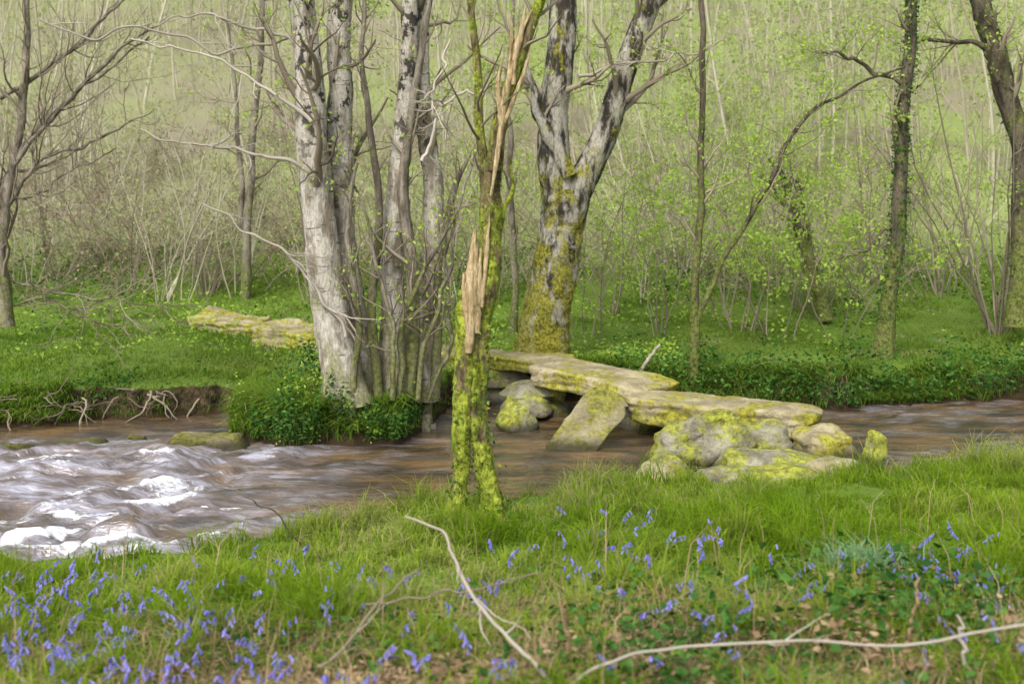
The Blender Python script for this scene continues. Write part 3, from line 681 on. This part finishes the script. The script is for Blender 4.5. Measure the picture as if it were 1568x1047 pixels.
def twig(name,pts,w,Yd,nb=5,L=(.08,.3),mat=M_paletwig,j=.02):
    mb=MB();P,W=smoothpath(pts,w,Yd,60,j);tubes(mb,P,W,8,0,.2,30,tint=.3)
    if nb:
        A,RA=spawn(P[None],W[None],nb,.1,.95,L,(.4,.9),.02,7,.6,.15,.0015);tubes(mb,A,RA,5,0)
    mb.build(name,[mat])
twig('fallen_twig',[(860,1060,-.1),(920,1010),(1010,990,.1),(1200,982,.1),(1400,988),(1500,972,-.05),(1600,945,-.1)],(5.5,5.5,5,5,5,4.5,4),4.35,4)
twig('fallen_branch',[(620,790,1.),(665,805,.85),(695,850,.6),(710,890,.4),(760,960,.1),(850,1050,-.2)],(3,5,5,6,6,7),4.6,7,(.2,.45),M_paletwig,.03)
twig('fallen_branch',[(440,1060),(520,1000,.1),(580,920,.3),(640,870,.5)],(5,5,4,3),4.6,4,(.1,.3),M_twig)
twig('fallen_branch',[(560,925),(640,915,.05),(720,900,.1),(830,880,.2)],(3,3,3,2),5.2,4,(.1,.3),M_twig)
twig('dead_stem',[(1485,1047),(1475,990),(1468,945)],(6,5,4),4.5,0)
twig('dead_stem',[(1390,990),(1400,930),(1408,890)],(7,6,4),4.9,0,mat=M_litter)
twig('dead_stem',[(865,1040),(866,980),(864,920)],(6,6,4),4.6,0,mat=M_litter)
twig('bowed_sapling',[(470,850,.6),(430,790,.3),(380,760),(330,735)],(3,2.5,2,2),7.4,2,(.1,.25),M_twig)
twig('leaning_pole',[(980,568),(995,548),(1010,527)],(6,5,4),16.,0,mat=M_paletwig)

# ---------------- light, world, camera ----------------
el,ro=math.radians(46),math.radians(205)
w=bpy.data.worlds.new('World');bpy.context.scene.world=w;w.use_nodes=True;nt=w.node_tree;nt.nodes.clear()
sk=nt.nodes.new('ShaderNodeTexSky');sk.sky_type='NISHITA';sk.sun_disc=False;sk.sun_elevation=el;sk.sun_rotation=ro;sk.dust_density=4.;sk.air_density=1.
hs=nt.nodes.new('ShaderNodeHueSaturation');hs.inputs['Saturation'].default_value=.35;hs.inputs['Value'].default_value=1.6
bg=nt.nodes.new('ShaderNodeBackground');bg.inputs[1].default_value=.15;o=nt.nodes.new('ShaderNodeOutputWorld')
nt.links.new(sk.outputs[0],hs.inputs['Color']);nt.links.new(hs.outputs[0],bg.inputs[0]);nt.links.new(bg.outputs[0],o.inputs[0])
sl=bpy.data.lights.new('sun','SUN');sl.energy=2.3;sl.angle=math.radians(18);sl.color=(1,.95,.85)
so=bpy.data.objects.new('sun',sl);bpy.context.scene.collection.objects.link(so)
dv=Vector((math.sin(ro)*math.cos(el),math.cos(ro)*math.cos(el),math.sin(el)));so.rotation_euler=dv.to_track_quat('Z','Y').to_euler()
cam=bpy.data.cameras.new('camera');cam.lens=40;cam.sensor_width=36;cam.shift_y=-193.5/1568;cam.clip_end=1000;cam.clip_start=.05
cam.dof.use_dof=True;cam.dof.focus_distance=11.0;cam.dof.aperture_fstop=1.9
co=bpy.data.objects.new('camera',cam);co.location=(0,0,H);co.rotation_euler=(math.pi/2,0,0);bpy.context.scene.collection.objects.link(co)
sc=bpy.context.scene;sc.camera=co
sc.view_settings.view_transform='Standard';sc.view_settings.look='None';sc.view_settings.exposure=0
